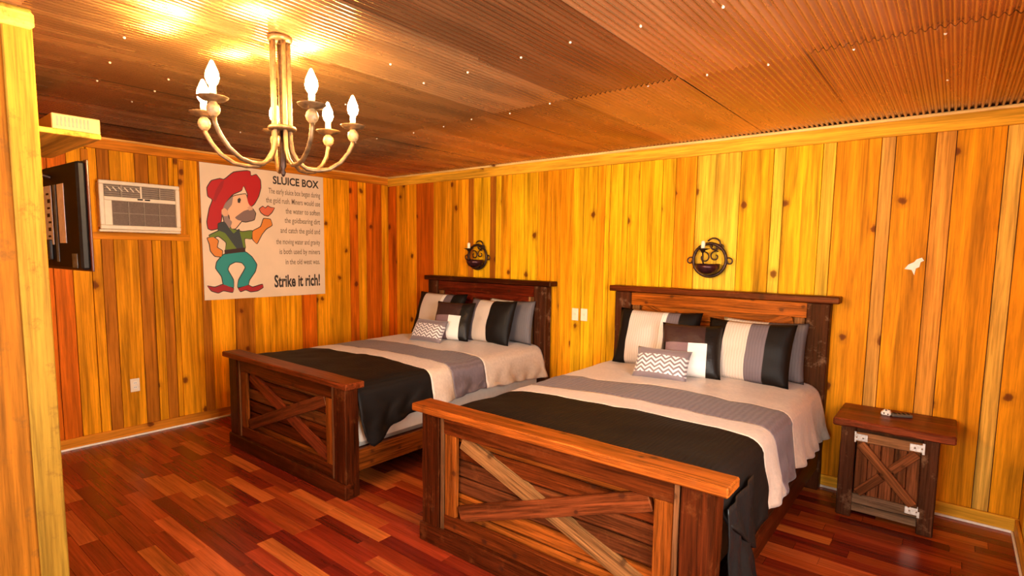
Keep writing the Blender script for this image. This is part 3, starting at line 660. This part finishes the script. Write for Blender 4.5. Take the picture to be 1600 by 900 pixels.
# ------------------------------------------------------------------ poster
po = empty('poster', (.014, -1.594, 1.19)); tag(po, 'cream poster headed SLUICE BOX with a cowboy in a red hat', 'poster')
box('panel', (.008, -2.25, 1.19), (.014, -.934, 2.512), CREAM, po)
FIG = {
'hat': ((.42, .003, .004), [(-2.191, 1.884), (-2.199, 1.949), (-2.171, 2.082), (-2.136, 2.166), (-2.182, 2.195), (-2.187, 2.276), (-2.145, 2.345), (-2.064, 2.373), (-2.024, 2.366), (-1.931, 2.452), (-1.793, 2.482), (-1.767, 2.478), (-1.76, 2.431), (-1.703, 2.455), (-1.663, 2.404), (-1.661, 2.327), (-1.687, 2.238), (-1.734, 2.156), (-1.789, 2.109), (-1.819, 2.141), (-1.793, 2.246), (-1.833, 2.336), (-1.86, 2.282), (-1.955, 2.232), (-2.024, 2.142), (-2.06, 2.04), (-2.072, 1.956), (-2.106, 1.888), (-2.163, 1.874)]),
'hat_band': ((.30, .004, .006), [(-2.139, 2.158), (-2.109, 2.259), (-2.057, 2.346), (-2.024, 2.366), (-2.043, 2.29), (-2.086, 2.212), (-2.118, 2.143)]),
'face': ((.75, .42, .24), [(-1.947, 2.215), (-1.815, 2.252), (-1.796, 2.16), (-1.762, 2.11), (-1.783, 2.022), (-1.862, 1.984), (-1.933, 1.895), (-1.975, 1.893), (-1.987, 2.027), (-2.028, 2.042), (-2.009, 2.11)]),
'hair': ((.27, .18, .15), [(-2.024, 2.142), (-1.942, 2.224), (-1.959, 2.13), (-2.002, 2.077), (-1.997, 1.993), (-1.961, 1.961), (-1.987, 1.893), (-2.032, 1.924), (-2.045, 2.007), (-2.069, 2.039)]),
'moustache': ((.20, .12, .10), [(-1.938, 2.005), (-1.842, 2.079), (-1.753, 2.108), (-1.723, 2.061), (-1.739, 1.994), (-1.828, 1.968), (-1.905, 1.981)]),
'shirt': ((.12, .18, .016), [(-2.189, 1.818), (-2.099, 1.863), (-2.016, 1.908), (-1.95, 1.886), (-1.866, 1.863), (-1.761, 1.884), (-1.773, 1.797), (-1.851, 1.803), (-1.837, 1.691), (-2.041, 1.671), (-2.022, 1.756), (-2.101, 1.821), (-2.174, 1.786)]),
'vest': ((.03, .04, .042), [(-2.097, 1.938), (-2.031, 1.958), (-1.992, 1.892), (-1.952, 1.843), (-1.899, 1.896), (-1.87, 1.76), (-1.855, 1.682), (-1.924, 1.69), (-1.972, 1.757), (-2.035, 1.849), (-2.099, 1.871)]),
'left_arm': ((.66, .20, .02), [(-2.205, 1.793), (-2.149, 1.806), (-2.103, 1.771), (-2.121, 1.704), (-2.066, 1.671), (-2.079, 1.612), (-2.141, 1.62), (-2.178, 1.67), (-2.184, 1.736)]),
'right_arm': ((.66, .20, .02), [(-1.761, 1.876), (-1.67, 1.923), (-1.64, 2.013), (-1.566, 2.008), (-1.549, 1.947), (-1.616, 1.908), (-1.663, 1.853), (-1.721, 1.745), (-1.764, 1.797)]),
'belt': ((.03, .008, .004), [(-2.049, 1.68), (-1.846, 1.708), (-1.839, 1.66), (-2.046, 1.634)]),
'trousers': ((.012, .23, .21), [(-2.059, 1.637), (-1.842, 1.665), (-1.779, 1.613), (-1.728, 1.533), (-1.748, 1.462), (-1.813, 1.376), (-1.824, 1.323), (-1.934, 1.301), (-1.917, 1.379), (-1.84, 1.503), (-1.877, 1.557), (-1.945, 1.566), (-2.005, 1.536), (-2.028, 1.485), (-1.972, 1.38), (-1.971, 1.303), (-2.07, 1.332), (-2.08, 1.418), (-2.137, 1.503), (-2.123, 1.562)]),
'left_boot': ((.30, .006, .008), [(-2.223, 1.33), (-2.152, 1.31), (-2.07, 1.341), (-1.971, 1.294), (-1.981, 1.256), (-2.072, 1.281), (-2.122, 1.258), (-2.185, 1.281)]),
'right_boot': ((.34, .006, .008), [(-1.929, 1.292), (-1.824, 1.323), (-1.78, 1.295), (-1.671, 1.326), (-1.668, 1.295), (-1.727, 1.262), (-1.799, 1.255), (-1.851, 1.28), (-1.904, 1.26)]),
'nose': ((.62, .33, .2), [(-1.809, 2.111), (-1.779, 2.135), (-1.75, 2.12), (-1.754, 2.094), (-1.789, 2.083)]),
'eye': ((.03, .02, .015), [(-1.903, 2.189), (-1.882, 2.207), (-1.869, 2.188), (-1.88, 2.153), (-1.901, 2.155)]),
'ear': ((.66, .36, .2), [(-2.063, 2.073), (-2.034, 2.095), (-2.002, 2.069), (-2.004, 2.018), (-2.037, 2.011), (-2.061, 2.036)]),
'gold_nugget': ((.62, .12, .05), [(-1.682, 2.107), (-1.645, 2.136), (-1.618, 2.117), (-1.59, 2.144), (-1.563, 2.128), (-1.52, 2.131), (-1.551, 2.081), (-1.593, 2.042), (-1.63, 2.049), (-1.665, 2.073)])}
def flat_poly(name, pts, xx, mat, parent, zs=0):
    b = bmesh.new(); cy = sum(p[0] for p in pts)/len(pts); cz = sum(p[1] for p in pts)/len(pts)
    # smooth the outline a little
    n = len(pts); P3 = []
    for i in range(n):
        a, c, d = Vector(pts[i-1]), Vector(pts[i]), Vector(pts[(i+1) % n])
        P3 += [c*.76+a*.24, c*.92+a*.04+d*.04, c*.76+d*.24] if n > 5 else [c]
    f = b.faces.new([b.verts.new((0, p[0]-cy, p[1]-cz)) for p in P3]); f.normal_update()
    if f.normal.x < 0: f.normal_flip()
    r = bmesh.ops.extrude_face_region(b, geom=[f]); bmesh.ops.translate(b, vec=(.0008, 0, 0), verts=[q for q in r['geom'] if isinstance(q, bmesh.types.BMVert)])
    return mesh_obj(name, bm_mesh(b), mat, parent, Matrix.Translation((xx, cy, cz)))
fig_empty = None
for i, (k, (col, pts)) in enumerate(FIG.items()):
    out = []
    if len(pts) > 6 and k not in ('hat_band',):
        n = len(pts); ar = sum(pts[j][0]*pts[(j+1) % n][1]-pts[(j+1) % n][0]*pts[j][1] for j in range(n))
        for j in range(n):
            a, c, d = Vector(pts[j-1]), Vector(pts[j]), Vector(pts[(j+1) % n]); t_ = (d-a).normalized(); nn = Vector((t_.y, -t_.x))*(1 if ar > 0 else -1); out.append(tuple(c+nn*.009))
        flat_poly('outline', out, .0141+i*.0002, INK, po)
    flat_poly('print_'+k, pts, .0148+i*.0002, plain('print_'+k, col, .55), po)
def text(name, s, yl, yr, zb, h, mat, parent, x=.0145):
    c = bpy.data.curves.new('t', 'FONT'); c.body = s; c.size = 1; c.extrude = 0; c.resolution_u = 3; c.offset = .03 if h > .07 else .006
    o = bpy.data.objects.new('t', c); C.objects.link(o); bpy.context.view_layer.update()
    me = bpy.data.meshes.new_from_object(o.evaluated_get(bpy.context.evaluated_depsgraph_get())); bpy.data.objects.remove(o)
    xs = [q.co.x for q in me.vertices]; ys = [q.co.y for q in me.vertices]; x0_, x1_ = min(xs), max(xs)
    for q in me.vertices: q.co = (0, (q.co.x-x0_)/(x1_-x0_)*(yr-yl)-(yr-yl)/2, q.co.y*h/.7)
    me.materials.clear()
    return mesh_obj(name, me, mat, parent, Matrix.Translation((x, (yl+yr)/2, zb)))
INK2 = plain('brown_ink', (.13, .075, .04), .6)
for s, yl, yr, zb, h in (('SLUICE BOX', -1.527, -.990, 2.384, .078),):
    text('heading', s, yl, yr, zb, h, INK, po)
for s, yl, yr, zb in (('The early sluice box began during', -1.577, -.975, 2.278), ('the gold rush. Miners would use', -1.607, -.978, 2.182), ('the water to soften', -1.393, -.981, 2.08), ('the goldbearing dirt', -1.406, -.983, 1.98), ('and catch the gold and', -1.457, -.985, 1.871), ('the moving water and gravity', -1.508, -.987, 1.75), ('is both used by miners', -1.473, -.99, 1.644), ('in the old west was.', -1.408, -.993, 1.533)):
    text('text_line', s, yl, yr, zb, .058, INK2, po)
text('slogan', 'Strike it rich!', -1.541, -.998, 1.292, .125, INK, po)

# ------------------------------------------------------------------ air conditioner
ac = empty('air_conditioner', (.03, -2.78, 1.83)); tag(ac, 'ivory through-wall air conditioner with grey grille left of the poster', 'air conditioner')
A0, A1, Z0, Z1, XP = -3.085, -2.475, 1.845, 2.25, .12
box('body', (.002, A0+.012, Z0+.012), (XP-.02, A1-.012, Z1-.012), ACWHITE, ac, bev=.01)
for lo, hi in (((A0, Z0), (A1, Z0+.035)), ((A0, Z1-.032), (A1, Z1)), ((A0, Z0+.035), (A0+.035, Z1-.032)), ((A1-.035, Z0+.035), (A1, Z1-.032))):
    box('front_frame', (XP-.02, lo[0], lo[1]), (XP+.012, hi[0], hi[1]), ACWHITE, ac, bev=.006)
box('divider', (XP-.02, A0+.035, 2.085), (XP+.008, A1-.035, 2.118), ACWHITE, ac, bev=.004)
box('outlet_recess', (XP-.022, A0+.035, 2.118), (XP-.014, A1-.035, 2.218), ACDARK, ac)
for i in range(5): box('louvre', (XP-.014, A0+.04, 2.128+i*.018), (XP+.002, A1-.04, 2.135+i*.018), ACGRILL, ac)
for yy in (A0+.16, (A0+A1)/2, A1-.16): box('louvre_bar', (XP-.012, yy-.006, 2.118), (XP+.005, yy+.006, 2.218), ACWHITE if yy == (A0+A1)/2 else ACGRILL, ac)
for i in range(6):
    yy = A0+.055+i*.042; plank('vane', (XP+.004, yy, 2.2), (XP+.004, yy+.03, 2.165), .009, .004, (1, 0, 0), ACWHITE, ac)
box('filter_panel', (XP-.022, A0+.035, Z0+.035), (XP-.012, A1-.035, 2.085), ACDARK, ac)
box('filter_margin', (XP-.014, A0+.035, Z0+.035), (XP-.002, A0+.09, 2.085), ACWHITE, ac, bev=.003)
for i in range(1, 12): box('filter_slat', (XP-.012, A0+.09, Z0+.035+i*.0168), (XP-.006, A1-.035, Z0+.039+i*.0168), ACDARK, ac)
for i in range(1, 4): box('filter_rib', (XP-.012, A0+.09+i*.117, Z0+.035), (XP-.003, A0+.096+i*.117, 2.085), ACGRILL, ac)
box('filter_rib', (XP-.012, A0+.09, Z0+.135), (XP-.003, A1-.035, Z0+.140), ACGRILL, ac)
for yy in (-2.81, -2.755): box('control_button', (XP+.006, yy, 2.10), (XP+.012, yy+.04, 2.112), BLACKP, ac)
box('bottom_lip', (XP-.03, A0-.012, Z0-.022), (XP+.016, A1-.005, Z0-.002), ACWHITE, ac, bev=.005)
for p0, p1, wd in (((.012, -3.16, 1.79), (.012, -2.36, 1.79), .06), ((.012, -3.14, 1.82), (.012, -3.14, 2.50), .05), ((.012, -2.415, 1.82), (.012, -2.415, 2.50), .05)):
    trim(p0, p1, wd, .014, (1, 0, 0), (.66, .23, .014))

# ------------------------------------------------------------------ television, seen from behind, and the shelf above it
tv = empty('television', (1.4, PYC, 1.86)); tag(tv, 'black flat television on a wall arm with white stickers on its back', 'television')
T = Matrix.Translation((1.885, -3.62, 1.865)) @ Matrix.Rotation(d2r(3), 4, 'Z')
mesh_obj('housing', bm_mesh(box_bm(1.02, .045, .60, .012, (-.51, .0, 0))), BLACKP, tv, T)
mesh_obj('bezel', bm_mesh(box_bm(1.04, .014, .62, .004, (-.51, .028, 0))), plain('brown_bezel', (.06, .012, .008), .3), tv, T)
mesh_obj('screen', bm_mesh(box_bm(.99, .004, .57, 0, (-.51, .0365, 0))), BLACKP, tv, T)
for a, b, z0, z1, mt in ((-.58, -.44, -.16, .19, LABELW), (-.33, -.22, -.15, .19, LABELW), (-.40, -.36, -.26, .19, LABELG), (-.14, -.06, -.29, -.21, LABELG)):
    mesh_obj('sticker', bm_mesh(box_bm(b-a, .002, z1-z0, 0, ((a+b)/2, -.0236, (z0+z1)/2))), mt, tv, T)
for i in range(7): mesh_obj('sticker_print', bm_mesh(box_bm(.05, .001, .022 if i % 2 else .012, 0, (-.505+.01*(i % 3), -.0251, -.11+.042*i))), INK, tv, T)
mesh_obj('port_panel', bm_mesh(box_bm(.3, .02, .12, .006, (-.62, -.03, -.19))), plain('dark_grey_plastic', (.03, .03, .032), .5), tv, T)
mesh_obj('mount_plate', bm_mesh(box_bm(.22, .02, .22, .004, (-.8, -.033, 0))), IRON, tv, T)
tube('wall_arm', [(1.08, -3.665, 1.865), (1.0, -3.8, 1.865), (1.08, -3.95, 1.865)], .018, IRON, tv)
tube('upper_bracket', [(1.45, -3.66, 2.10), (1.3, -3.80, 2.16), (1.3, -3.955, 2.16)], .012, IRON, tv)
sh = empty('wall_shelf', (1.5, PYC, 2.29)); tag(sh, 'yellow pine shelf on a scrolled bracket high above the television', 'shelf')
plank('shelf_board', (.95, -3.755, 2.29), (2.0, -3.755, 2.29), .415, .028, (0, 0, 1), PINE, sh, (.84, .52, .08), .004)
def corbel(x):
    prof = [(0, 0), (.155, 0), (.155, -.022), (.13, -.03), (.145, -.05), (.14, -.07), (.115, -.08), (.1, -.072), (.105, -.09), (.085, -.108), (.05, -.112), (.02, -.12), (0, -.12)]
    b = bmesh.new(); f = b.faces.new([b.verts.new((0, y, z)) for y, z in prof]); r = bmesh.ops.extrude_face_region(b, geom=[f]); bmesh.ops.translate(b, vec=(-.05, 0, 0), verts=[q for q in r['geom'] if isinstance(q, bmesh.types.BMVert)])
    bmesh.ops.recalc_face_normals(b, faces=b.faces)
    mesh_obj('bracket', bm_mesh(b), PINE, sh, Matrix.Translation((x, PYC+.001, 2.276)), (.84, .52, .08))
corbel(1.99); corbel(1.05)
vb = empty('vent_box', (1.85, -3.65, 2.304)); tag(vb, 'small pale louvred box standing on the pine shelf near the ceiling', 'vent box')
box('case', (1.55, -3.755, 2.3045), (1.985, -3.545, 2.385), plain('pale_tan_plastic', (.46, .31, .12), .5, noise_amt=.08), vb, bev=.004)
for i in range(9): box('slot', (1.984, -3.735+i*.0165, 2.322), (1.987, -3.727+i*.0165, 2.372), ACGRILL, vb)

# ------------------------------------------------------------------ wall sconces
def sconce(x, z, label):
    e = empty('wall_sconce', (x, 0, z)); tag(e, label, 'sconce', 'iron candle sconces'); y0 = -.05; R = .132
    circ = lambda cx, cz, r, a0, a1, n, y=y0: [(cx+r*math.cos(d2r(a0+(a1-a0)*i/n)), y, cz+r*math.sin(d2r(a0+(a1-a0)*i/n))) for i in range(n+1)]
    tube('ring', circ(x, z-.01, R, 0, 360, 36)[:-1], .013, IRON, e, 8, True, (x, y0, z))
    def spiral(cx, cz, r0, r1, a0, a1, n=18): return [(cx+(r0+(r1-r0)*i/n)*math.cos(d2r(a0+(a1-a0)*i/n)), y0, cz+(r0+(r1-r0)*i/n)*math.sin(d2r(a0+(a1-a0)*i/n))) for i in range(n+1)]
    tube('scroll', spiral(x-R-.024, z-.02, .034, .012, 20, 380), .006, IRON, e, 6)
    tube('scroll', spiral(x+R+.024, z-.02, .034, .012, 160, -200), .006, IRON, e, 6)
    tube('scroll', spiral(x+.035, z+.11, .062, .022, 150, -230), .007, IRON, e, 6)
    tube('scroll', spiral(x+.085, z+.09, .035, .012, 200, -120), .006, IRON, e, 6)
    tube('scroll', spiral(x+.045, z+.02, .045, .014, 60, 420), .006, IRON, e, 6)
    tube('scroll', spiral(x-.045, z+.01, .05, .016, 120, -240), .006, IRON, e, 6)
    # bowl shaped cup in the lower half of the ring
    lathe('bowl', [(0, -.09), (.035, -.086), (.07, -.066), (.09, -.035), (.096, 0), (.088, -.004), (.06, -.03), (0, -.045)], (x, y0-.04, z-.04), plain('dark_copper_bowl', (.05, .012, .014), .35, .6, noise_amt=.4), e, 18)
    tube('candle_arm', [(x-.01, y0, z-.09), (x-.012, y0-.07, z-.075), (x-.012, y0-.12, z-.02), (x-.012, y0-.125, z+.05)], .007, IRON, e, 6)
    lathe('candle_cup', [(0, 0), (.01, 0), (.02, .018), (.05, .03), (.052, .034), (.018, .03), (0, .03)], (x-.012, y0-.125, z+.048), IRON, e, 16)
    lathe('candle', [(0, 0), (.016, 0), (.016, .05), (.012, .062), (0, .066)], (x-.012, y0-.125, z+.078), CANDLE, e, 12)
    tube('wall_bracket', [(x, 0, z-.12), (x, y0, z-.13)], .01, IRON, e, 8); tube('wall_bracket', [(x, 0, z+.1), (x, y0, z+.12)], .01, IRON, e, 8)
sconce(1.585, 1.65, 'dark iron ring candle sconce above the bed by the poster')
sconce(4.125, 1.665, 'dark iron ring candle sconce above the bed beside the nightstand')
# ------------------------------------------------------------------ plates on the walls
def plate(name, pos, n, label, cat, toggle):
    e = empty(name, pos); tag(e, label, cat, None); n = Vector(n); ax = 'X' if abs(n.x) > .5 else 'Y'; u = Vector((0, 1, 0)) if ax == 'X' else Vector((1, 0, 0))
    def b(nm, w, h, d0, d1, du, dz, mat):
        c = Vector(pos)+u*du+n*((d0+d1)/2)+Vector((0, 0, dz)); s = (abs(d1-d0), w, h) if ax == 'X' else (w, abs(d1-d0), h)
        mesh_obj(nm, bm_mesh(box_bm(*s, .0015)), mat, e, Matrix.Translation(c))
    b('cover_plate', .072, .118, .001, .007, 0, 0, WPLASTIC)
    if toggle: b('toggle', .011, .024, .006, .018, 0, .004, WPLASTIC)
    else:
        for dz in (-.02, .02): b('socket', .032, .028, .006, .009, 0, dz, WHITE)
        for dz in (-.02, .02):
            for du in (-.006, .006): b('slot', .003, .01, .0085, .0095, du, dz, INK)
plate('light_switch', (2.838, -.008, 1.105), (0, -1, 0), 'cream light switch on the pine wall, the one nearer the poster', 'switch', True)
plate('light_switch', (2.938, -.008, 1.108), (0, -1, 0), 'cream light switch on the pine wall, the one nearer the nightstand', 'switch', True)
plate('wall_outlet', (.008, -2.868, .463), (1, 0, 0), 'cream power outlet low on the wall under the air conditioner', 'outlet', False)
# torn scrap on the wall
b = bmesh.new(); pts = [(-.05, -.035), (-.03, -.005), (0, .012), (.012, .03), (.04, .042), (.052, .022), (.035, .012), (.03, -.02), (.012, -.03), (.006, -.075), (-.01, -.04)]
f = b.faces.new([b.verts.new((x, 0, z)) for x, z in pts]); r = bmesh.ops.extrude_face_region(b, geom=[f]); bmesh.ops.translate(b, vec=(0, -.004, 0), verts=[q for q in r['geom'] if isinstance(q, bmesh.types.BMVert)]); bmesh.ops.recalc_face_normals(b, faces=b.faces)
o = mesh_obj('paper_scrap', bm_mesh(b), WHITE, None, Matrix.Translation((5.465, -.008, 1.655))); tag(o, 'torn white scrap stuck on the pine wall above the nightstand', 'scrap')
